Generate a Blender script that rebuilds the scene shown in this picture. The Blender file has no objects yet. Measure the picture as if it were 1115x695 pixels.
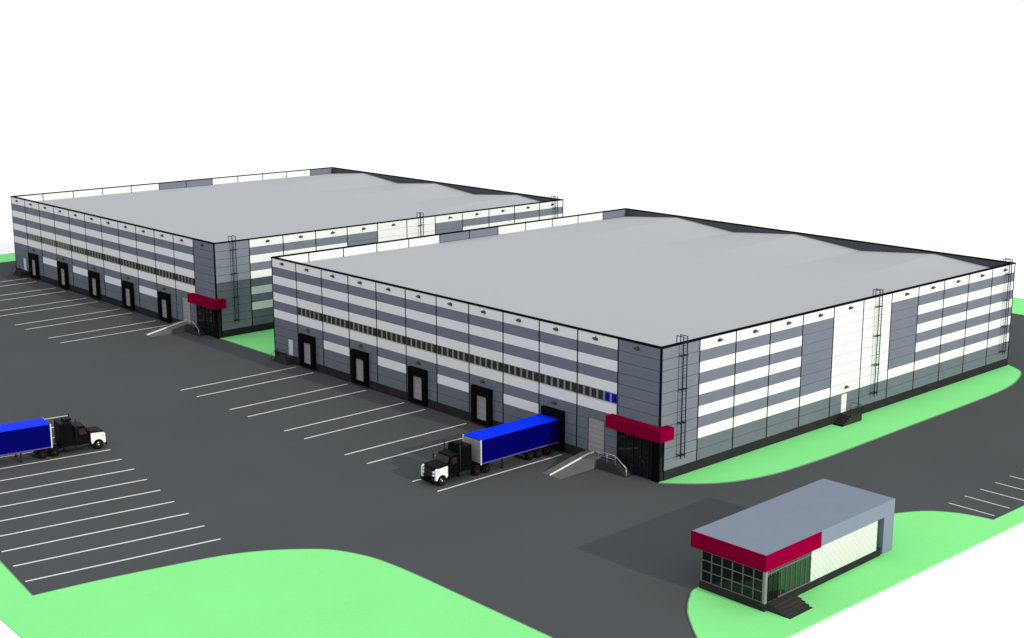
import bpy, bmesh, math, random
from mathutils import Vector, Matrix
random.seed(7)
C = bpy.data.collections.new("place"); bpy.context.scene.collection.children.link(C)
scn = bpy.context.scene

# ------------------------------------------------------------------ camera
cam_d = bpy.data.cameras.new("camera"); cam = bpy.data.objects.new("camera", cam_d)
scn.collection.objects.link(cam); scn.camera = cam
YAW, PITCH = -0.82979, 0.21923
cam.location = (90.25696, -103.16005, 47.77891)
fwd = Vector((math.cos(PITCH)*math.sin(YAW), math.cos(PITCH)*math.cos(YAW), -math.sin(PITCH)))
cam.rotation_euler = fwd.to_track_quat('-Z', 'Y').to_euler()
cam_d.sensor_width = 36; cam_d.sensor_fit = 'HORIZONTAL'; cam_d.lens = 1506.02964/1115*36
cam_d.clip_start = 0.5; cam_d.clip_end = 20000

# ------------------------------------------------------------------ bright white overcast sky, low sun from the east
w = bpy.data.worlds.new("World"); scn.world = w; w.use_nodes = True
bg = w.node_tree.nodes["Background"]
bg.inputs[0].default_value = (1.0, 1.0, 1.06, 1); bg.inputs[1].default_value = 1.0
sun_d = bpy.data.lights.new("sun", 'SUN'); sun = bpy.data.objects.new("sun", sun_d)
scn.collection.objects.link(sun)
sun_dir = Vector((-12.6, -1.2, -4.95))
sun.rotation_euler = sun_dir.to_track_quat('-Z', 'Y').to_euler(); sun.location = (120, 10, 60)
sun_d.energy = 2.45; sun_d.angle = math.radians(0.9); sun_d.color = (1.0, 0.965, 0.88)
vs = scn.view_settings
vs.view_transform = 'Standard'; vs.look = 'None'; vs.exposure = 0.0; vs.gamma = 1.0; vs.use_curve_mapping = False

# ------------------------------------------------------------------ materials
M = {}
def mat(name, col, rough=0.6, metal=0.0, var=0.05, scale=0.6, fine=0.0, seam=0.0, spec=0.4, bump=0.0):
    m = bpy.data.materials.new(name); m.use_nodes = True; nt = m.node_tree; N = nt.nodes; L = nt.links
    b = N["Principled BSDF"]; b.inputs['Roughness'].default_value = rough; b.inputs['Metallic'].default_value = metal
    b.inputs['Specular IOR Level'].default_value = spec
    tc = N.new('ShaderNodeTexCoord')
    no = N.new('ShaderNodeTexNoise'); no.inputs['Scale'].default_value = scale; no.inputs['Detail'].default_value = 6
    L.new(tc.outputs['Object'], no.inputs['Vector'])
    mr = N.new('ShaderNodeMapRange'); mr.inputs[1].default_value = .3; mr.inputs[2].default_value = .7
    mr.inputs[3].default_value = 1-var; mr.inputs[4].default_value = 1+var
    L.new(no.outputs['Fac'], mr.inputs[0])
    fac = mr.outputs[0]
    if fine:
        n2 = N.new('ShaderNodeTexNoise'); n2.inputs['Scale'].default_value = 9; n2.inputs['Detail'].default_value = 4
        L.new(tc.outputs['Object'], n2.inputs['Vector'])
        m2 = N.new('ShaderNodeMapRange'); m2.inputs[1].default_value = .3; m2.inputs[2].default_value = .7
        m2.inputs[3].default_value = 1-fine; m2.inputs[4].default_value = 1+fine
        L.new(n2.outputs['Fac'], m2.inputs[0])
        mu = N.new('ShaderNodeMath'); mu.operation = 'MULTIPLY'; L.new(fac, mu.inputs[0]); L.new(m2.outputs[0], mu.inputs[1]); fac = mu.outputs[0]
    if seam:      # joints between the 1.2 m cladding panels
        sx = N.new('ShaderNodeSeparateXYZ'); L.new(tc.outputs['Object'], sx.inputs[0])
        a = N.new('ShaderNodeMath'); a.operation = 'SUBTRACT'; L.new(sx.outputs['Z'], a.inputs[0]); a.inputs[1].default_value = 1.1-0.6
        d = N.new('ShaderNodeMath'); d.operation = 'DIVIDE'; L.new(a.outputs[0], d.inputs[0]); d.inputs[1].default_value = 1.2
        fr = N.new('ShaderNodeMath'); fr.operation = 'FRACT'; L.new(d.outputs[0], fr.inputs[0])
        s = N.new('ShaderNodeMath'); s.operation = 'SUBTRACT'; L.new(fr.outputs[0], s.inputs[0]); s.inputs[1].default_value = .5
        ab = N.new('ShaderNodeMath'); ab.operation = 'ABSOLUTE'; L.new(s.outputs[0], ab.inputs[0])
        lt = N.new('ShaderNodeMath'); lt.operation = 'LESS_THAN'; L.new(ab.outputs[0], lt.inputs[0]); lt.inputs[1].default_value = .03
        sm = N.new('ShaderNodeMath'); sm.operation = 'MULTIPLY_ADD'; L.new(lt.outputs[0], sm.inputs[0]); sm.inputs[1].default_value = -seam; sm.inputs[2].default_value = 1
        mu = N.new('ShaderNodeMath'); mu.operation = 'MULTIPLY'; L.new(fac, mu.inputs[0]); L.new(sm.outputs[0], mu.inputs[1]); fac = mu.outputs[0]
    mx = N.new('ShaderNodeVectorMath'); mx.operation = 'SCALE'; mx.inputs[0].default_value = col[:3]
    L.new(fac, mx.inputs['Scale']); L.new(mx.outputs[0], b.inputs['Base Color'])
    if bump:
        bp = N.new('ShaderNodeBump'); bp.inputs['Strength'].default_value = bump; bp.inputs['Distance'].default_value = .02
        L.new(no.outputs['Fac'], bp.inputs['Height']); L.new(bp.outputs[0], b.inputs['Normal'])
    M[name] = m; return m

mat('white_ground', (.94,.94,.93), .95, var=.01, scale=.02, spec=0.0)
mat('asphalt', (.0735,.079,.0805), .95, var=.05, scale=.05, fine=0.05, spec=0.0)
mat('grass', (.225,.74,.24), .95, var=0.025, scale=.12, fine=0.03, spec=0)
mat('kerb', (.16,.30,.17), .85, var=.08, scale=2, spec=0)
mat('paint', (.72,.73,.72), .7, var=.10, scale=3, fine=.12, spec=.2)
mat('panel_white', (.74,.75,.74), .6, var=.02, scale=.25, seam=0.4, spec=0.0)
mat('panel_dark', (.158,.175,.218), .55, var=.03, scale=.25, seam=0.45, spec=0.03)
mat('panel_grey', (.135,.152,.18), .55, var=.03, scale=.25, seam=0.5, spec=0.03)
mat('panel_slate', (.150,.168,.21), .55, var=.03, scale=.25, seam=0.6, spec=0.03)
mat('panel_silver', (.176,.195,.226), .55, var=.03, scale=.25, seam=0.6, spec=0.03)
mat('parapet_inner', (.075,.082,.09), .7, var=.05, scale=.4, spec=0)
mat('trim_dark', (.004,.005,.008), .5, var=.1, spec=0)
mat('plinth', (.026,.026,.027), .85, var=.12, scale=.6, fine=.08, spec=0)
mat('roof', (.38,.403,.41), .8, var=0.004, scale=.03, spec=0)
mat('black_rubber', (.004,.004,.005), .8, var=.15, scale=2, spec=0.02)
mat('door_grey', (.30,.30,.29), .5, var=.03, spec=0.05)
mat('door_pale', (.52,.60,.64), .5, var=.03, spec=.3)
mat('frame_white', (.22,.22,.20), .5, var=.03, spec=0.05)
mat('pane_dark', (.03,.034,.026), .15, var=.25, scale=.8, spec=0.15)
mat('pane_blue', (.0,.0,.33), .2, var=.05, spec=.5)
mat('crimson', (.21,.0,.027), .55, var=.03, scale=.8, spec=0)
mat('concrete', (.125,.128,.118), .9, var=.10, scale=1.2, fine=.08, spec=0)
mat('concrete_dark', (.04,.038,.037), .9, var=.12, scale=1.2, spec=0)
mat('rail_metal', (.45,.46,.47), .35, metal=.5, var=.05)
mat('steel_dark', (.015,.017,.02), .5, metal=0.0, var=.08, spec=0.05)
mat('lamp_dark', (.06,.06,.055), .5, var=.05, spec=0.05)
mat('glass_dark', (.006,.008,.008), .06, var=.2, scale=.7, spec=0.25)
mat('glass_grass_reflection', (.012,.03,.016), .05, var=.25, scale=.9, spec=0.6)  # green of the reflected grass put into the glass colour
mat('mullion', (.13,.125,.12), .5, var=.06, spec=.3)
mat('kiosk_grey', (.185,.22,.272), .6, var=.02, scale=.5, spec=0.0)
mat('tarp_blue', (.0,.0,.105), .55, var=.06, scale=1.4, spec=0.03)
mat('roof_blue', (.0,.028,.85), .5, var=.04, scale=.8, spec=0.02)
mat('trailer_front', (.30,.31,.29), .6, var=.06, scale=1, spec=0.05)
mat('trailer_white', (.78,.78,.78), .5, var=.03)
mat('truck_black', (.003,.003,.004), .45, var=.1, spec=0.04)
mat('truck_white', (.82,.82,.78), .3, var=.04, spec=.4)
mat('chrome', (.55,.56,.58), .18, metal=.9, var=.05)
mat('tyre', (.007,.007,.007), .85, var=.12, scale=4, spec=0.02)
mat('hub_red', (.09,.015,.012), .5, var=.15, spec=0.1)
mat('rail_violet', (.10,.07,.30), .5, var=.08)
mat('tail_red', (.30,.01,.01), .4, var=.1)
mat('window_red', (.035,.008,.01), .2, var=.1, spec=.3)
mat('lens', (.75,.76,.78), .15, var=.02, spec=.8)

def lattice():
    m = mat('lattice_white', (.74,.77,.68), .6, var=.02); nt = m.node_tree; N = nt.nodes; L = nt.links
    b = N["Principled BSDF"]; tc = N.new('ShaderNodeTexCoord'); sx = N.new('ShaderNodeSeparateXYZ'); L.new(tc.outputs['Object'], sx.inputs[0])
    outs = []
    for sgn in (1, -1):
        k = N.new('ShaderNodeMath'); k.operation = 'MULTIPLY_ADD'; L.new(sx.outputs['Z'], k.inputs[0]); k.inputs[1].default_value = sgn; L.new(sx.outputs['Y'], k.inputs[2])
        d = N.new('ShaderNodeMath'); d.operation = 'DIVIDE'; L.new(k.outputs[0], d.inputs[0]); d.inputs[1].default_value = .62
        f = N.new('ShaderNodeMath'); f.operation = 'FRACT'; L.new(d.outputs[0], f.inputs[0])
        l = N.new('ShaderNodeMath'); l.operation = 'LESS_THAN'; L.new(f.outputs[0], l.inputs[0]); l.inputs[1].default_value = .2
        outs.append(l.outputs[0])
    mxm = N.new('ShaderNodeMath'); mxm.operation = 'MAXIMUM'; L.new(outs[0], mxm.inputs[0]); L.new(outs[1], mxm.inputs[1])
    mix = N.new('ShaderNodeMix'); mix.data_type = 'RGBA'; L.new(mxm.outputs[0], mix.inputs[0])
    mix.inputs[6].default_value = (.63,.68,.59,1); mix.inputs[7].default_value = (.40,.46,.40,1)
    for l in list(b.inputs['Base Color'].links): L.remove(l)
    L.new(mix.outputs[2], b.inputs['Base Color'])
lattice()

# ------------------------------------------------------------------ mesh helpers
class MB:
    def __init__(s): s.v = []; s.f = []; s.m = []; s.sm = []
    def face(s, pts, m, smooth=False):
        n = len(s.v); s.v += [tuple(p) for p in pts]; s.f.append(list(range(n, n+len(pts)))); s.m.append(m); s.sm.append(smooth)
    def box(s, x0, x1, y0, y1, z0, z1, m):
        n = len(s.v)
        s.v += [(x0,y0,z0),(x1,y0,z0),(x1,y1,z0),(x0,y1,z0),(x0,y0,z1),(x1,y0,z1),(x1,y1,z1),(x0,y1,z1)]
        for q in ((0,3,2,1),(4,5,6,7),(0,1,5,4),(1,2,6,5),(2,3,7,6),(3,0,4,7)):
            s.f.append([n+i for i in q]); s.m.append(m); s.sm.append(False)
        return s
    def hexa(s, P, m):     # 8 points: bottom ring of four, top ring of four
        n = len(s.v); s.v += [tuple(p) for p in P]
        for q in ((0,3,2,1),(4,5,6,7),(0,1,5,4),(1,2,6,5),(2,3,7,6),(3,0,4,7)):
            s.f.append([n+i for i in q]); s.m.append(m); s.sm.append(False)
        return s
    def prism(s, pts, z0, z1, m):   # outline in xy
        n = len(s.v); k = len(pts)
        s.v += [(x,y,z0) for x,y in pts] + [(x,y,z1) for x,y in pts]
        s.f.append([n+k+i for i in range(k)]); s.f.append([n+i for i in reversed(range(k))])
        for i in range(k):
            j = (i+1) % k; s.f.append([n+i, n+j, n+k+j, n+k+i])
        s.m += [m]*(k+2); s.sm += [False]*(k+2); return s
    def prof(s, pts, x0, x1, m):    # outline in yz, extruded along x
        n = len(s.v); k = len(pts)
        s.v += [(x0,y,z) for y,z in pts] + [(x1,y,z) for y,z in pts]
        s.f.append([n+i for i in reversed(range(k))]); s.f.append([n+k+i for i in range(k)])
        for i in range(k):
            j = (i+1) % k; s.f.append([n+i, n+j, n+k+j, n+k+i])
        s.m += [m]*(k+2); s.sm += [False]*(k+2); return s
    def tube(s, a, b, r, m, seg=8):
        a = Vector(a); b = Vector(b); d = (b-a).normalized(); u = d.orthogonal().normalized(); v = d.cross(u)
        n = len(s.v)
        for c in (a, b):
            for i in range(seg):
                t = 2*math.pi*i/seg; s.v.append(tuple(c + u*math.cos(t)*r + v*math.sin(t)*r))
        for i in range(seg):
            j = (i+1) % seg; s.f.append([n+i, n+j, n+seg+j, n+seg+i]); s.m.append(m); s.sm.append(True)
        s.f.append([n+i for i in reversed(range(seg))]); s.f.append([n+seg+i for i in range(seg)]); s.m += [m, m]; s.sm += [False, False]
        return s
    def lathe_x(s, prof, cx, m, seg=20, c=(0,0)):   # profile [(x, r)], axis along x
        n = len(s.v); k = len(prof)
        for x, r in prof:
            for i in range(seg):
                t = 2*math.pi*i/seg; s.v.append((cx+x, c[0]+r*math.cos(t), c[1]+r*math.sin(t)))
        for a in range(k-1):
            for i in range(seg):
                j = (i+1) % seg; s.f.append([n+a*seg+i, n+a*seg+j, n+(a+1)*seg+j, n+(a+1)*seg+i]); s.m.append(m); s.sm.append(True)
        s.f.append([n+i for i in range(seg)]); s.f.append([n+(k-1)*seg+i for i in range(seg)]); s.m += [m, m]; s.sm += [False, False]
        return s
    def build(s, name, parent=None, bevel=0.0):
        me = bpy.data.meshes.new(name); me.from_pydata(s.v, [], s.f)
        names = []
        for q in s.m:
            if q not in names: names.append(q)
        for q in names: me.materials.append(M[q])
        for i, p in enumerate(me.polygons): p.material_index = names.index(s.m[i]); p.use_smooth = s.sm[i]
        bm = bmesh.new(); bm.from_mesh(me)
        bmesh.ops.recalc_face_normals(bm, faces=bm.faces)
        if bevel:
            bmesh.ops.bevel(bm, geom=[e for e in bm.edges], offset=bevel, segments=2, profile=.5, affect='EDGES', clamp_overlap=True)
        bm.to_mesh(me); bm.free()
        o = bpy.data.objects.new(name, me); C.objects.link(o)
        if parent: o.parent = parent
        return o
def thing(name, label, cat, loc, rz=0, group=None):
    o = bpy.data.objects.new(name, None); C.objects.link(o); o.location = loc; o.rotation_euler = (0,0,rz)
    o['label'] = label; o['category'] = cat
    if group: o['group'] = group
    o.empty_display_size = .5
    return o
def struct(o): o['kind'] = 'structure'; return o
def dupo(o, parent, loc=None):
    c = o.copy(); C.objects.link(c); c.parent = parent
    if loc is not None: c.location = loc
    for k in list(o.children): dupo(k, c)
    return c

# ------------------------------------------------------------------ the setting
g = MB(); g.face([(-4000,-4000,-.06),(4000,-4000,-.06),(4000,4000,-.06),(-4000,4000,-.06)], 'white_ground'); struct(g.build('ground'))
g = MB(); g.prism([(-173,105),(29.4,105),(29.4,-26.8),(44,-26.8),(44,-33.6),(-4,-34.6),(-8,-36.5),(-13.6,-45),(-16.6,-60.4),(-25.5,-59.3),(-173,-41.5)], -.05, 0, 'asphalt')
struct(g.build('asphalt_yard'))
GH = .07
def lawn(pts):
    g = MB(); g.prism(pts, -.04, GH, 'grass'); struct(g.build('grass_verge'))
def kerb(pts, side=1, wd=.10, h=.085):
    g = MB(); n = len(pts); L = []
    for i in range(n):
        a = Vector(pts[max(0, i-1)]); b = Vector(pts[min(n-1, i+1)]); d = (b-a).normalized(); L.append(Vector((-d.y, d.x))*side*wd)
    for i in range(n-1):
        p, q = Vector(pts[i]), Vector(pts[i+1]); p2, q2 = p+L[i], q+L[i+1]
        g.hexa([(p.x,p.y,-.04),(q.x,q.y,-.04),(q2.x,q2.y,-.04),(p2.x,p2.y,-.04),(p.x,p.y,h),(q.x,q.y,h),(q2.x,q2.y,h),(p2.x,p2.y,h)], 'kerb')
    struct(g.build('kerb'))
def smooth(pts, n=5):   # Catmull-Rom through the traced points
    out = []
    for i in range(len(pts)-1):
        p0 = Vector(pts[max(0,i-1)]); p1 = Vector(pts[i]); p2 = Vector(pts[i+1]); p3 = Vector(pts[min(len(pts)-1,i+2)])
        for k in range(n):
            t = k/n
            out.append(tuple(.5*((2*p1)+(-p0+p2)*t+(2*p0-5*p1+4*p2-p3)*t*t+(-p0+3*p1-3*p2+p3)*t**3)))
    out.append(tuple(pts[-1])); return out
south = smooth([(-16.3,-60),(-15.55,-54.5),(-14.4,-48.7),(-13.2,-43.7),(-11.6,-40.2),(-9.6,-37.5),(-7.6,-35.6),(-4.3,-34.2),(-.9,-33.7),(3.2,-33.55)])
edge = [(-173,-41.2),(-25.5,-58.95)] + south + [(31,-33.4)]
lawn(edge + [(44,-33.4),(44,-64),(-9.3,-63.9),(-14,-63.7),(-30,-62.3),(-173,-45.5)])
kerb(edge, 1)
isl = smooth([(28.95,15.6),(27.2,15.25),(25.4,14.6),(23.4,13.1),(22.1,11.1),(21.4,9.2),(20.6,4)]) + smooth([(20.2,-14),(20.15,-17.9),(20.9,-19.5),(22.1,-21.2),(23.4,-22.6),(26.3,-25),(29,-26.6),(31,-27.2)])
lawn([(31,105),(29.0,105),(29.0,21)] + isl)
kerb([(29.0,105),(29.0,21)] + isl, -1)
strip = smooth([(.02,-.02),(1.6,1.4),(3.5,3.5),(5.0,6.1),(6.0,9.4),(6.5,12.6),(6.8,20.0),(6.65,29.2),(6.45,39.1),(6.3,49.6),(6.1,56.7),(5.7,61.5),(4.9,65.2),(3.7,68.7),(2.4,70.7),(.05,72.2)])
lawn(strip + [(-.3,72.0),(-.3,.2)])
kerb(strip, -1)
lawn([(-87.8,.35),(-71.7,.35),(-71.7,72.3),(-87.8,72.3)]); kerb([(-87.45,.35),(-71.98,.35)], -1)
kerb([(-87.45,72.3),(-71.98,72.3)], 1)
wst = smooth([(-159.4,.0),(-161.6,1.0),(-164,3.6),(-165.4,8),(-165.9,14),(-165.9,58),(-165,64),(-163,68.5),(-159.4,72.2)])
lawn([(-159,.2)] + wst + [(-159,72)]); kerb(wst, 1)
lawn([(-181,-45),(-172,-41),(-172,104),(-181,104)]); lawn([(-181,104),(30,104),(30,116),(-181,116)])
kerb([(-172,-41),(-172,104)], -1); kerb([(-172,104),(29,104)], -1)

# painted bays (4 mm sheets on the asphalt)
def marks(lines, wd=.22):
    g = MB()
    for (x0,y0),(x1,y1) in lines:
        d = Vector((x1-x0,y1-y0)).normalized(); n = Vector((-d.y,d.x))*wd/2
        g.face([(x0-n.x,y0-n.y,.005),(x1-n.x,y1-n.y,.005),(x1+n.x,y1+n.y,.005),(x0+n.x,y0+n.y,.005)], 'paint')
    struct(g.build('bay_markings'))
BW = 87.43
for ox in (0, -BW):
    marks([((ox+xx+12*k, -18.5), (ox+xx+12*k, -.8)) for k in range(5) for xx in (-65.6,-61.5)])
rv = Vector((math.sin(math.radians(8.75)), math.cos(math.radians(8.75)))); rn = Vector((rv.y, -rv.x))
e0 = Vector((-17.05,-41.6))
marks([((e0.x-rn.x*4.01*k-rv.x*17.7, e0.y-rn.y*4.01*k-rv.y*17.7), (e0.x-rn.x*4.01*k, e0.y-rn.y*4.01*k)) for k in range(13)])
marks([((23.45,16.85+3.03*k),(28.3,16.9+3.03*k)) for k in range(24)], .13)

# ------------------------------------------------------------------ warehouse (local origin = near corner of the dock front)
H = 14.3; Lx = 72.0; P0 = 1.1
def zc(i): return P0 + 1.2*i      # panel course i spans zc(i)..zc(i+1), 0..10
FRONT = ['g','g','L','d','L','W','L','d','L','d','L']          # courses of an ordinary dock-side bay
def front_code(b, c):
    if b == 11: return 'panel_slate'
    s = FRONT[c]
    if b == 0 and c == 5: s = 'd'
    if b == 0 and c in (2, 3): s = 'g'
    if b in (1,3,5,7,9,10) and c in (2, 3): s = 'g'
    return {'g':'panel_grey','L':'panel_white','d':'panel_dark','W':'panel_white'}[s]
def side_code(b, c):
    if b == 0: return 'panel_silver'
    if c < 2: return 'panel_grey'
    if c == 10 or c == 2: return 'panel_white'
    if b in (4, 7): return 'panel_dark'
    if b in (5, 6): return 'panel_white'
    return 'panel_white' if c % 2 == 0 else 'panel_dark'
def make_lamp(n):
    g = MB(); g.hexa([(-.28,-.06,-.13),(.28,-.06,-.13),(.28,.0,-.13),(-.28,.0,-.13),(-.28,-.36,.1),(.28,-.36,.1),(.28,0,.2),(-.28,0,.2)], 'lamp_dark')
    g.box(-.05,.05,-.03,0,.16,.3,'steel_dark'); return g
def warehouse(label, loc):
    W = thing('warehouse', label, 'warehouse', loc, 0, 'striped distribution warehouses')
    T = .3
    # front wall (y = 0), bays 0..11 from the far end; gaps for strip windows, docks, doors, entrance
    holes = []   # x0,x1,z0,z1
    for b in range(1, 11): holes.append((-72+6*b, -66+6*b, 7.18, 8.3))
    for k in range(5): holes.append((-64.45+12*k, -62.55+12*k, 1.1, 3.7))
    holes.append((-10.25,-7.85,1.1,4.9)); holes.append((-68.55,-67.4,1.1,3.35)); holes.append((-6.0,0,0,4.7))
    def wall_grid(xs, zs, code, hole, put):
        for i in range(len(xs)-1):
            for j in range(len(zs)-1):
                xm, zm = (xs[i]+xs[i+1])/2, (zs[j]+zs[j+1])/2
                if any(h[0] < xm < h[1] and h[2] < zm < h[3] for h in hole): continue
                put(xs[i], xs[i+1], zs[j], zs[j+1], code(xm, zm))
    xs = sorted({round(v, 3) for v in [-72+6*i for i in range(13)] + [h[0] for h in holes] + [h[1] for h in holes]})
    zs = sorted({round(v, 3) for v in [zc(i) for i in range(12)] + [h[2] for h in holes if h[2] > 1] + [h[3] for h in holes]})
    g = MB()
    wall_grid(xs, zs, lambda x, z: front_code(min(11, int((x+72)//6)), min(10, int((z-P0)//1.2))), holes,
              lambda a, b, c, d, m: g.face([(a,0,c),(b,0,c),(b,0,d),(a,0,d)], m))
    g.face([(-71.7,T,12.9),(-.3,T,12.9),(-.3,T,H),(-71.7,T,H)], 'parapet_inner')
    g.build('front_wall', W)
    ys = sorted({round(v, 3) for v in [6*i for i in range(13)] + [.8, 32.4, 33.5]})
    hs = [(0,.8,0,4.7),(32.4,33.5,1.1,3.35)]
    zs = sorted({round(v, 3) for v in [zc(i) for i in range(12)] + [4.7, 3.35]})
    cs = lambda y, z: side_code(min(11, int(y//6)), min(10, int((z-P0)//1.2)))
    g = MB(); wall_grid(ys, zs, cs, hs, lambda a, b, c, d, m: g.face([(0,a,c),(0,b,c),(0,b,d),(0,a,d)], m))
    g.face([(-T,.3,12.9),(-T,71.7,12.9),(-T,71.7,H),(-T,.3,H)], 'parapet_inner'); g.build('side_wall', W)
    g = MB(); ys6 = [6*i for i in range(13)]
    zz = [zc(i) for i in range(12)]
    wall_grid(ys6, zz, cs, [], lambda a, b, c, d, m: g.face([(-72,a,c),(-72,b,c),(-72,b,d),(-72,a,d)], 'panel_slate'))  # unseen outer face, coloured dark to cut light bounced into the gap
    for b in range(12):    # inner face of the parapet keeps the colours of its panels
        a0, a1 = max(.3, 6*b), min(71.7, 6*b+6); mm = 'panel_dark' if b in (5,6,11) else 'panel_white'
        g.face([(-71.7,a0,12.9),(-71.7,a1,12.9),(-71.7,a1,H),(-71.7,a0,H)], mm)
    g.build('side_wall', W)
    g = MB(); wall_grid([-72+6*i for i in range(13)], zz, lambda x, z: front_code(int((x+72)//6) % 11, min(10, int((z-P0)//1.2))), [],
              lambda a, b, c, d, m: g.face([(a,72,c),(b,72,c),(b,72,d),(a,72,d)], m))
    g.face([(-71.7,71.7,12.9),(-.3,71.7,12.9),(-.3,71.7,H),(-71.7,71.7,H)], 'parapet_inner')
    g.build('back_wall', W)
    # plinth
    g = MB(); q = .04
    g.box(-72-q,-6.0,-q,.25,-.02,1.1,'plinth'); g.box(-q-.2,q,.8,72+q,-.02,1.1,'plinth')
    g.box(-72-q,-72+.2,.25,72+q,-.02,1.1,'plinth'); g.box(-71.8,-.24,71.8,72+q,-.02,1.1,'plinth'); g.build('plinth', W)
    # coping
    g = MB(); a = .07
    g.box(-72-a,a,-a,T+a,H,H+.15,'trim_dark'); g.box(-72-a,a,72-T-a,72+a,H,H+.15,'trim_dark')
    g.box(-72-a,-72+T+a,T+a,72-T-a,H,H+.15,'trim_dark'); g.box(-T-a,a,T+a,72-T-a,H,H+.15,'trim_dark'); g.build('coping', W)
    # vertical joint covers
    g = MB(); j = .07; t = .03
    for i in range(1, 12):
        z0 = 4.7 if i == 11 else P0
        g.box(-72+6*i-j, -72+6*i+j, -t, 0, z0, H, 'trim_dark')
        g.box(0, t, 6*i-j, 6*i+j, P0, H, 'trim_dark'); g.box(-72-t, -72, 6*i-j, 6*i+j, P0, H, 'trim_dark')
        g.box(-72+6*i-j, -72+6*i+j, 72, 72+t, P0, H, 'trim_dark')
        g.box(-71.7,-71.67, 6*i-j, 6*i+j, 12.9, H, 'trim_dark')
    g.box(-.16,t,-t,.0,4.7,H,'trim_dark'); g.box(0,t,0,.16,4.7,H,'trim_dark')
    g.box(-72-t,-71.85,-t,0,P0,H,'trim_dark'); g.box(-72-t,-72,0,.15,P0,H,'trim_dark')
    g.box(-.15,t,72,72+t,P0,H,'trim_dark'); g.box(0,t,71.85,72,P0,H,'trim_dark')
    g.box(-72-t,-71.85,72,72+t,P0,H,'trim_dark'); g.build('joint_trim', W)
    # roof of three low gables
    g = MB(); R = [(-71.7,0),(-60,1),(-48,0),(-36,1),(-24,0),(-12,1),(-.3,0)]
    def rz(y, k):       # nearly flat deck that lifts to three gables along the back parapet
        return 13.04 + .03*k + max(0, (y-46)/25.7)*k*1.04
    Y = [.3,46]+[46+25.7*q/6 for q in range(1,7)]
    for (xa, ka), (xb, kb) in zip(R, R[1:]):
        for ya, yb in zip(Y, Y[1:]):
            g.face([(xa,ya,rz(ya,ka)),(xb,ya,rz(ya,kb)),(xb,yb,rz(yb,kb)),(xa,yb,rz(yb,ka))], 'roof')
    g.build('roof', W)
    # strip windows: 60, six to a bay
    first = None
    for b in range(1, 11):
        for k in range(6):
            xc = -72+6*b+.5+k
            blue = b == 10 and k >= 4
            if first is None or blue:
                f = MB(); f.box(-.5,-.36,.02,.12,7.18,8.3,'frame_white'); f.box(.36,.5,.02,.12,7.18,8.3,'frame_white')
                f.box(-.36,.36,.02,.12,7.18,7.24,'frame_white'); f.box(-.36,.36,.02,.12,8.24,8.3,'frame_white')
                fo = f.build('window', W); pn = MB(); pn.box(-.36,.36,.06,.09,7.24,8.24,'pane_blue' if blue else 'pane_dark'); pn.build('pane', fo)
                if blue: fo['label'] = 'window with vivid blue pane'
                fo.location = (xc,0,0)
                if not blue: first = fo
            else: dupo(first, W, (xc,0,0))
    # docks
    fd = None
    for k in range(5):
        cx = -63.5+12*k
        if fd is None:
            g = MB(); g.box(-1.7,-1.02,-.5,0,.3,4.75,'black_rubber'); g.box(1.02,1.7,-.5,0,.3,4.75,'black_rubber'); g.box(-1.02,1.02,-.5,0,3.72,4.75,'black_rubber')
            g.box(-1.02,1.02,-.4,-.05,.3,.72,'black_rubber')
            fd = g.build('dock_shelter', W, .02); fd.location = (cx,0,0)
            g = MB(); g.box(-1.0,1.0,-.12,-.06,.73,3.72,'door_grey')
            for z in (1.4,2.2,3.0): g.box(-1.0,1.0,-.13,-.12,z-.015,z+.015,'mullion')
            g.build('dock_door', fd)
            for s in (-1, 1):
                g = MB(); g.box(s*.6-.15,s*.6+.15,-.55,-.405,.35,.7,'black_rubber'); g.build('bumper', fd, .02)
        else: dupo(fd, W, (cx,0,0))
    # gate with its ramp
    g = MB(); g.box(-10.25,-7.85,.06,.14,1.1,4.9,'door_grey')
    for i in range(1, 7): g.box(-10.25,-7.85,.045,.06,1.1+.54*i-.012,1.1+.54*i+.012,'mullion')
    g.build('sectional_gate', W)
    g = MB(); g.box(-10.35,-10.25,-.05,.1,1.1,5.0,'mullion'); g.box(-7.85,-7.75,-.05,.1,1.1,5.0,'mullion'); g.box(-10.25,-7.85,-.05,.1,4.9,5.0,'mullion'); g.build('gate_frame', W)
    g = MB(); g.prof([(-6.7,0.01),(-.05,0.01),(-.05,1.08),(-.9,1.08)], -10.45, -7.7, 'concrete'); rp = g.build('ramp', W)
    g = MB(); g.prof([(-6.7,.02),(-.9,1.09),(-.1,1.09),(-.1,1.24),(-.9,1.24),(-6.7,.16)], -9.32, -9.2, 'trailer_white'); g.build('ramp_rail', rp)
    # entrance corner
    g = MB(); g.box(-6.0,-.02,.12,.2,0,4.7,'glass_dark'); g.box(-.2,-.08,.2,.8,0,4.7,'glass_dark')
    eg = g.build('entrance_glazing', W)
    g = MB()
    for x in (-6,-4.9,-3.8,-2.7,-1.6): g.box(x,x+.09,.03,.12,0,4.7,'steel_dark')
    for z in (1.05,2.2,3.3,4.3): g.box(-5.91,-1.2,.05,.12,z,z+.07,'steel_dark')
    g.box(-1.0,0,0,.12,0,4.7,'black_rubber'); g.box(-.08,0,.12,.16,0,4.7,'black_rubber'); g.box(-.1,0,.7,.8,0,4.7,'black_rubber')
    g.box(-.12,-.02,.16,.7,0,1.1,'plinth'); g.build('mullion', eg)
    g = MB(); g.box(-4.81,-3.8,.06,.115,1.12,3.27,'glass_dark'); g.build('entrance_door', W)
    g = MB(); g.box(-6.7,1.05,-1.05,-.035,4.75,6.0,'crimson'); g.box(.035,1.05,-.035,1.05,4.75,6.0,'crimson'); cn = g.build('canopy', W)
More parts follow.
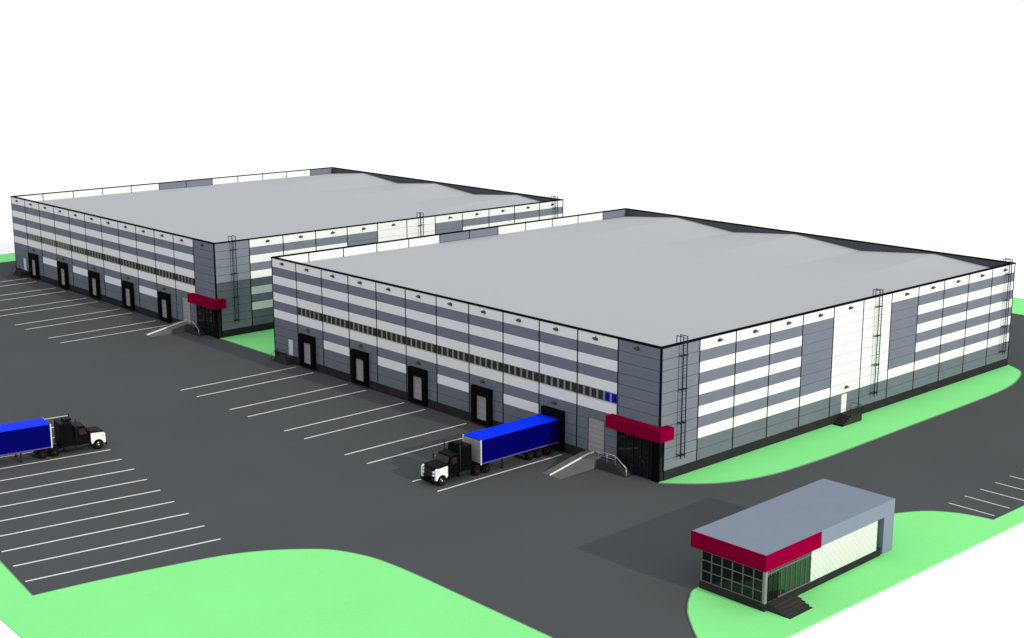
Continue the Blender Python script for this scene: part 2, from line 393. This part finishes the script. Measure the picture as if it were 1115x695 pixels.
    g = MB(); g.box(-6.73,1.08,-1.08,-.035,6.0,6.05,'crimson'); g.box(.035,1.08,-.035,1.08,6.0,6.05,'crimson'); g.build('canopy_edge', cn)
    g = MB(); g.box(-7.5,-5.0,-1.3,-.05,0,1.05,'concrete_dark')
    for i in range(5): g.box(-5.0+.32*i,-4.68+.32*i,-1.3,-.05,0,1.05-.2*(i+1)+.02,'concrete_dark')
    st = g.build('entrance_steps', W)
    g = MB(); r = .035
    g.tube((-7.4,-1.25,1.05),(-7.4,-1.25,2.0),r,'rail_metal'); g.tube((-7.4,-1.25,2.0),(-5.0,-1.25,2.0),r,'rail_metal')
    g.tube((-5.0,-1.25,2.0),(-3.4,-1.25,1.0),.05,'rail_metal'); g.tube((-3.4,-1.25,1.0),(-3.4,-1.25,0.02),.05,'rail_metal'); g.tube((-5.0,-1.25,1.05),(-5.0,-1.25,2.0),r,'rail_metal')
    g.tube((-7.4,-1.25,1.55),(-5.0,-1.25,1.55),.02,'rail_metal'); g.tube((-6.2,-1.25,1.05),(-6.2,-1.25,2.0),r,'rail_metal'); g.build('handrail', st)
    # end door, its landing and steps
    def door_flight(x0, x1, rot=None):
        pass
    g = MB(); g.box(-68.55,-67.4,.03,.09,1.1,3.35,'door_pale'); dr = g.build('door', W)
    g = MB(); g.tube((-68.4,-.02,2.1),(-68.4,.03,2.1),.03,'steel_dark'); g.build('handle', dr)
    g = MB(); g.box(-69.2,-67.1,-1.3,-.05,0,1.05,'concrete_dark')
    for i in range(5): g.box(-69.2-.34*(i+1),-69.2-.34*i,-1.3,-.05,0,1.05-.2*(i+1)+.02,'concrete_dark')
    st = g.build('door_steps', W)
    g = MB()
    for x in (-69.2,-67.2): g.tube((x,-1.25,1.05),(x,-1.25,2.0),.035,'steel_dark')
    g.tube((-69.2,-1.25,2.0),(-67.2,-1.25,2.0),.035,'steel_dark'); g.tube((-69.2,-1.25,2.0),(-71,-1.25,1.0),.035,'steel_dark'); g.tube((-71,-1.25,1.0),(-71,-1.25,0),.035,'steel_dark')
    g.tube((-69.2,-1.25,1.5),(-67.2,-1.25,1.5),.025,'steel_dark'); g.build('handrail', st)
    # door in the striped side
    g = MB(); g.box(-.09,-.03,32.4,33.5,1.1,3.35,'panel_white'); dr = g.build('door', W)
    g = MB(); g.tube((.02,32.55,2.1),(-.03,32.55,2.1),.03,'steel_dark'); g.build('handle', dr)
    g = MB(); g.box(.05,1.5,32.2,34.6,0,1.05,'concrete_dark')
    for i in range(5): g.box(.05,1.5,32.2-.32*(i+1),32.2-.32*i,0,1.05-.2*(i+1)+.02,'concrete_dark')
    st = g.build('door_steps', W)
    g = MB()
    for y in (32.2,33.4,34.55): g.tube((1.45,y,1.05),(1.45,y,2.0),.03,'steel_dark')
    g.tube((1.45,32.2,2.0),(1.45,34.55,2.0),.03,'steel_dark'); g.tube((1.45,32.2,2.0),(1.45,30.7,1.0),.03,'steel_dark'); g.tube((1.45,30.7,1.0),(1.45,30.7,.05),.03,'steel_dark')
    g.tube((1.45,34.55,2.0),(.1,34.55,2.0),.03,'steel_dark'); g.build('handrail', st)
    # roof ladders
    fl = None
    for yc in (3.05,38.75,69.7):
        if fl is None:
            g = MB(); r = .06
            for s in (-.3,.3):
                g.tube((.55,s,2.15),(.55,s,15.25),r,'steel_dark',6)
            z = 2.4
            while z < 15.1:
                g.tube((.55,-.3,z),(.55,.3,z),.02,'steel_dark',5); z += .35
            fl = g.build('ladder', W); fl.location = (0,yc,0)
            for z in (2.5,6.0,9.6,13.2):
                g = MB(); g.box(0,.55,-.3,-.24,z-.04,z+.04,'steel_dark'); g.box(0,.55,.24,.3,z-.04,z+.04,'steel_dark'); g.box(.46,.56,-.5,.5,z-.05,z+.05,'steel_dark')
                g.build('bracket', fl)
            for q in (-.3,.3):
                g = MB(); g.tube((.55,q,15.2),(-.38,q,15.2),.05,'steel_dark',6); g.tube((-.38,q,15.25),(-.38,q,13.1),.05,'steel_dark',6); g.build('grab_rail', fl)
        else: dupo(fl, W, (0,yc,0))
    # wall lamps under the coping, over the docks and over the side door
    lo = make_lamp(0).build('wall_lamp', W); lo.location = (-69.3,0,13.72)
    for i in range(1, 12):
        o = dupo(lo, W, (-69+6*i-.3,0,13.72))
    for i in range(1, 12):
        if i == 6: continue
        o = dupo(lo, W, (0,3.2+6*i,13.72)); o.rotation_euler = (0,0,math.pi/2)
    for k in range(5): dupo(lo, W, (-63.5+12*k,0,5.35))
    o = dupo(lo, W, (0,33.2,4.1)); o.rotation_euler = (0,0,math.pi/2)
    return W
WB = warehouse('grey and white striped warehouse in the foreground, with a blue truck backed into its dock', (0,0,0))
WA = dupo(WB, None, (-BW,0,0)); WA['label'] = 'striped warehouse standing behind the other one, with all its dock doors free'
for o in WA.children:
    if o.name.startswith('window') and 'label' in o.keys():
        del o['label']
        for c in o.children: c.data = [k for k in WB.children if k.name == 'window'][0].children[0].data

# ------------------------------------------------------------------ gatehouse
K = thing('gatehouse', 'small glazed gatehouse with crimson fascia standing on the grass', 'gatehouse', (26.94,-17.48,0), .02)
# local: x from -7.7 to 0, y from 0 to 19.4
g = MB(); g.box(-6.7,0,0,17.35,0,.75,'plinth'); g.build('plinth', K)
g = MB(); g.box(-6.55,-.06,.15,6.45,.75,3.55,'glass_dark'); gl = g.build('glazing', K)
gl.data.materials.append(M['glass_grass_reflection'])
for p in gl.data.polygons:
    if p.normal.x > .9: p.material_index = 1
g = MB()
for i in range(7):
    x = -6.6+i*1.08; wd = .035 if i not in (0,6) else .07
    g.box(x-wd,x+wd,.04,.15,.75,3.55,'mullion')
for z in (.75,1.68,2.62,3.45): g.box(-6.55,-.1,.06,.15,z,z+.065,'mullion')
g.build('mullion', K)
g = MB()
for i in range(1,10): g.box(-.06,-.01,.15+i*.7-.02,.15+i*.7+.02,.75,3.55,'mullion')
for z in (.75,3.2): g.box(-.06,-.0,.3,6.45,z,z+.1,'mullion')
g.build('mullion', K)
g = MB(); g.box(-.25,.03,.0,.28,.75,3.55,'frame_white'); g.build('corner_column', K)
g = MB(); g.box(-.05,.02,.45,1.75,.8,2.95,'glass_dark'); dr = g.build('entrance_door', K)
g = MB()
for y in (.42,1.1,1.75): g.box(-.05,.05,y-.03,y+.05,.75,3.0,'steel_dark')
g.build('door_frame', dr)
g = MB(); g.box(-6.6,-.03,6.5,16.65,.75,3.55,'lattice_white'); g.build('wall', K)
g = MB(); g.box(-6.5,-.6,16.65,17.6,.0,3.55,'kiosk_grey'); g.build('end_recess', K)
def slab(name, x0,x1,y0,y1,z0,z1,m,bev=.02): q = MB(); q.box(x0,x1,y0,y1,z0,z1,m); return q.build(name, K, bev)
rf = slab('roof', -7.66,-.04,.04,19.4,3.56,4.95,'kiosk_grey')
slab('end_wall', -7.66,-.04,17.75,19.4,0,3.555,'kiosk_grey')
g = MB(); g.box(-7.72,.06,-.06,.035,3.54,4.94,'crimson'); g.box(-.035,.06,.035,7.75,3.54,4.93,'crimson'); g.build('fascia', K)
g = MB(); g.box(.0,.75,.4,3.6,0,.72,'concrete_dark')
for i in range(4): g.box(.75+.38*i,.75+.38*(i+1),.4+.0*i,3.6,0,.72-.155*(i+1),'concrete_dark')
g.build('steps', K)

# ------------------------------------------------------------------ semi trucks (local +y forward, rear of trailer at y = 0)
def wheel(parent, x, y, r, wd, hub, out):
    g = MB(); h = wd/2
    g.lathe_x([(-h,r*.62),(-h,r*.9),(-h*.8,r),(h*.8,r),(h,r*.9),(h,r*.62)], 0, 'tyre', 22)
    o = g.build('wheel', parent); o.location = (x,y,r)
    g = MB(); s = out
    g.lathe_x([(s*(h-.06),r*.6),(s*(h+.01),r*.58),(s*(h-.05),r*.45),(s*(h-.04),r*.25),(s*(h+.06),r*.2),(s*(h+.08),r*.1)], 0, hub, 18)
    g.build('rim', o)
def truck(label, loc, rz):
    T = thing('semi_truck', label, 'truck', loc, rz, 'blue semi trucks')
    # trailer
    L = 11.35; w_ = 1.43
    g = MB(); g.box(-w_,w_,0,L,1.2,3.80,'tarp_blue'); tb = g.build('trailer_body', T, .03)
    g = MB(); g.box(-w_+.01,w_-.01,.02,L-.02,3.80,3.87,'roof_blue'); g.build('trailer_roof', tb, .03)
    g = MB(); g.box(-w_+.1,w_-.1,L,L+.04,1.3,3.75,'trailer_front')
    for x in (-.9,-.3,.3,.9): g.box(x-.02,x+.02,L+.04,L+.06,1.3,3.75,'trailer_front')
    g.build('front_bulkhead', tb)
    for s in (-1, 1):
        g = MB(); a, b = sorted((s*(w_-.05), s*(w_+.035))); g.box(a,b,L-.05,L+.055,1.15,3.86,'trailer_white')
        g.build('corner_post', tb)
        g = MB(); g.box(min(s*w_,s*(w_+.03)),max(s*w_,s*(w_+.03)),.05,L-.1,1.2,1.32,'rail_violet'); g.build('side_rail', tb)
        g = MB()
        for y in (1,3,5,7,9): g.box(min(s*(w_+.03),s*(w_+.05)),max(s*(w_+.03),s*(w_+.05)),y,y+.12,1.22,1.3,'tail_red')
        g.build('marker_light', tb)
        g = MB(); g.box(s*1.1-.05,s*1.1+.05,8.0,8.15,.15,1.1,'steel_dark'); g.box(s*1.1-.15,s*1.1+.15,7.95,8.2,.03,.15,'steel_dark'); g.build('landing_leg', T)
        g = MB(); g.box(s*1.15-.2,s*1.15+.2,-.05,0,.95,1.1,'tail_red'); g.build('tail_light', T)
    g = MB(); g.box(-.5,-.35,.1,L-.5,.85,1.19,'steel_dark'); g.box(.35,.5,.1,L-.5,.85,1.19,'steel_dark')
    for i in range(8): g.box(-1.3,1.3,.6+1.4*i,.7+1.4*i,1.08,1.19,'steel_dark')
    g.box(-1.3,1.3,.0,.1,.5,.65,'steel_dark'); g.box(-.9,-.8,.0,.1,.65,1.19,'steel_dark'); g.box(.8,.9,.0,.1,.65,1.19,'steel_dark')
    for y in (1.5,2.8,4.1): g.box(-1.0,1.0,y-.07,y+.07,.43,.57,'steel_dark')
    g.build('trailer_chassis', T)
    for y in (1.5,2.8,4.1):
        for s in (-1,1): wheel(T, s*1.12, y, .5, .42, 'hub_red', s)
    # tractor
    g = MB(); g.box(-.45,-.3,9.6,17.0,.6,.88,'steel_dark'); g.box(.3,.45,9.6,17.0,.6,.88,'steel_dark')
    for y in (10.4,11.7): g.box(-1.0,1.0,y-.08,y+.08,.42,.58,'steel_dark')
    g.box(-1.0,1.0,16.4,16.55,.4,.55,'steel_dark'); g.box(-.6,.6,10.3,11.5,.88,1.15,'steel_dark'); g.build('tractor_chassis', T)
    for y in (10.4,11.7):
        for s in (-1,1): wheel(T, s*.98, y, .5, .56, 'hub_red', s)
    for s in (-1,1): wheel(T, s*1.08, 16.5, .52, .32, 'chrome', s)
    g = MB(); g.hexa([(-1.2,12.35,.85),(1.2,12.35,.85),(1.2,14.1,.85),(-1.2,14.1,.85),(-1.16,12.4,3.6),(1.16,12.4,3.6),(1.12,13.7,3.62),(-1.12,13.7,3.62)], 'truck_black')
    g.build('sleeper', T, .06)
    g = MB(); g.hexa([(-1.18,14.1,.95),(1.18,14.1,.95),(1.12,15.75,.95),(-1.12,15.75,.95),(-1.08,14.02,3.0),(1.08,14.02,3.0),(1.02,15.15,2.92),(-1.02,15.15,2.92)], 'truck_black')
    cb = g.build('cab', T, .05)
    g = MB(); g.hexa([(-1.0,15.62,2.12),(1.0,15.62,2.12),(1.0,15.58,2.1),(-1.0,15.58,2.1),(-.92,15.27,2.78),(.92,15.27,2.78),(.92,15.22,2.78),(-.92,15.22,2.78)], 'glass_dark'); g.build('windshield', cb)
    for s in (-1,1):
        g = MB(); a = s*1.16; b = s*1.19
        g.hexa([(min(a,b)-.0,14.45,2.0),(max(a,b),14.45,2.0),(max(a,b),15.35,2.0),(min(a,b),15.35,2.0),(min(a,b)-s*.07,14.45,2.65),(max(a,b)-s*.07,14.45,2.65),(max(a,b)-s*.08,15.05,2.65),(min(a,b)-s*.08,15.05,2.65)], 'window_red'); g.build('side_window', cb)
        g = MB(); g.tube((s*1.18,15.3,2.4),(s*1.5,15.45,2.4),.02,'chrome'); g.box(min(s*1.45,s*1.58),max(s*1.45,s*1.58),15.4,15.46,2.1,2.65,'truck_black'); g.build('mirror', T)
        g = MB(); g.tube((s*1.28,14.1,1.0),(s*1.28,14.1,3.95),.07,'steel_dark',10); g.build('exhaust_stack', T)
        g = MB(); g.tube((s*1.05,12.7,.68),(s*1.05,14.2,.68),.3,'steel_dark',14); g.build('fuel_tank', T)
        g = MB(); g.box(min(s*.85,s*1.2),max(s*.85,s*1.2),14.5,15.5,.45,.55,'steel_dark'); g.build('cab_step', T)
        # white wing over the front wheel, arch cut as an outline
        pts = [(15.72,1.0)] + [(15.72,2.0),(17.05,1.94),(17.26,1.78),(17.32,1.25),(17.3,.7),(17.12,.7)]
        for q in range(1, 8):
            t = math.pi*q/8; pts.append((16.5+.6*math.cos(t), .62+.58*math.sin(t)))
        pts += [(15.86,.7),(15.72,.95)]
        g = MB(); g.prof(pts[1:], min(s*.98,s*1.22), max(s*.98,s*1.22), 'truck_white'); g.build('front_wing', T)
        g = MB(); g.box(min(s*1.22,s*1.235),max(s*1.22,s*1.235),16.98,17.08,1.52,1.6,'steel_dark'); g.build('marker_light', T)
        g = MB(); g.tube((s*.82,17.2,1.55),(s*.82,17.4,1.55),.12,'lens',14); g.tube((s*.82,17.2,1.22),(s*.82,17.4,1.22),.12,'lens',14); g.build('headlight', T)
    g = MB(); g.hexa([(-.97,15.6,.9),(.97,15.6,.9),(.92,17.26,.9),(-.92,17.26,.9),(-.97,15.6,2.2),(.97,15.6,2.2),(.75,17.2,1.98),(-.75,17.2,1.98)], 'truck_black'); g.build('hood', T, .05)
    for s in (-1,1):
        g = MB(); a, b = sorted((s*.7, s*1.225)); g.hexa([(a,15.72,2.005),(b,15.72,2.005),(b,17.05,1.93),(a,17.05,1.93),(a,15.72,2.17),(b,15.72,2.06),(b,17.05,1.97),(a,17.05,2.02)] if s > 0 else [(a,15.72,2.005),(b,15.72,2.005),(b,17.05,1.93),(a,17.05,1.93),(a,15.72,2.06),(b,15.72,2.17),(b,17.05,2.02),(a,17.05,1.97)], 'truck_black'); g.build('wing_top', T)
    g = MB(); g.box(-.6,.6,17.26,17.32,.95,1.85,'steel_dark')
    for i in range(6): g.box(-.56+.2*i-.02,-.56+.2*i+.02,17.32,17.34,.97,1.83,'lamp_dark')
    g.build('grille', T)
    g = MB(); g.box(-1.18,1.18,17.33,17.5,.4,.68,'truck_black'); g.build('bumper', T, .04)
    g = MB(); g.box(-.55,.55,13.0,13.9,3.6,3.85,'truck_black'); g.build('roof_fairing', T, .08)
    return T
T1 = truck('blue semi truck backed into the dock of the striped warehouse, beside the ramp', (-15.65,-.62,0), math.pi)
T2 = dupo(T1, None, (-53.45,-53.7,0)); T2.rotation_euler = (0,0,-math.radians(8.75))
T2['label'] = 'blue semi truck parked in the open yard away from the buildings'
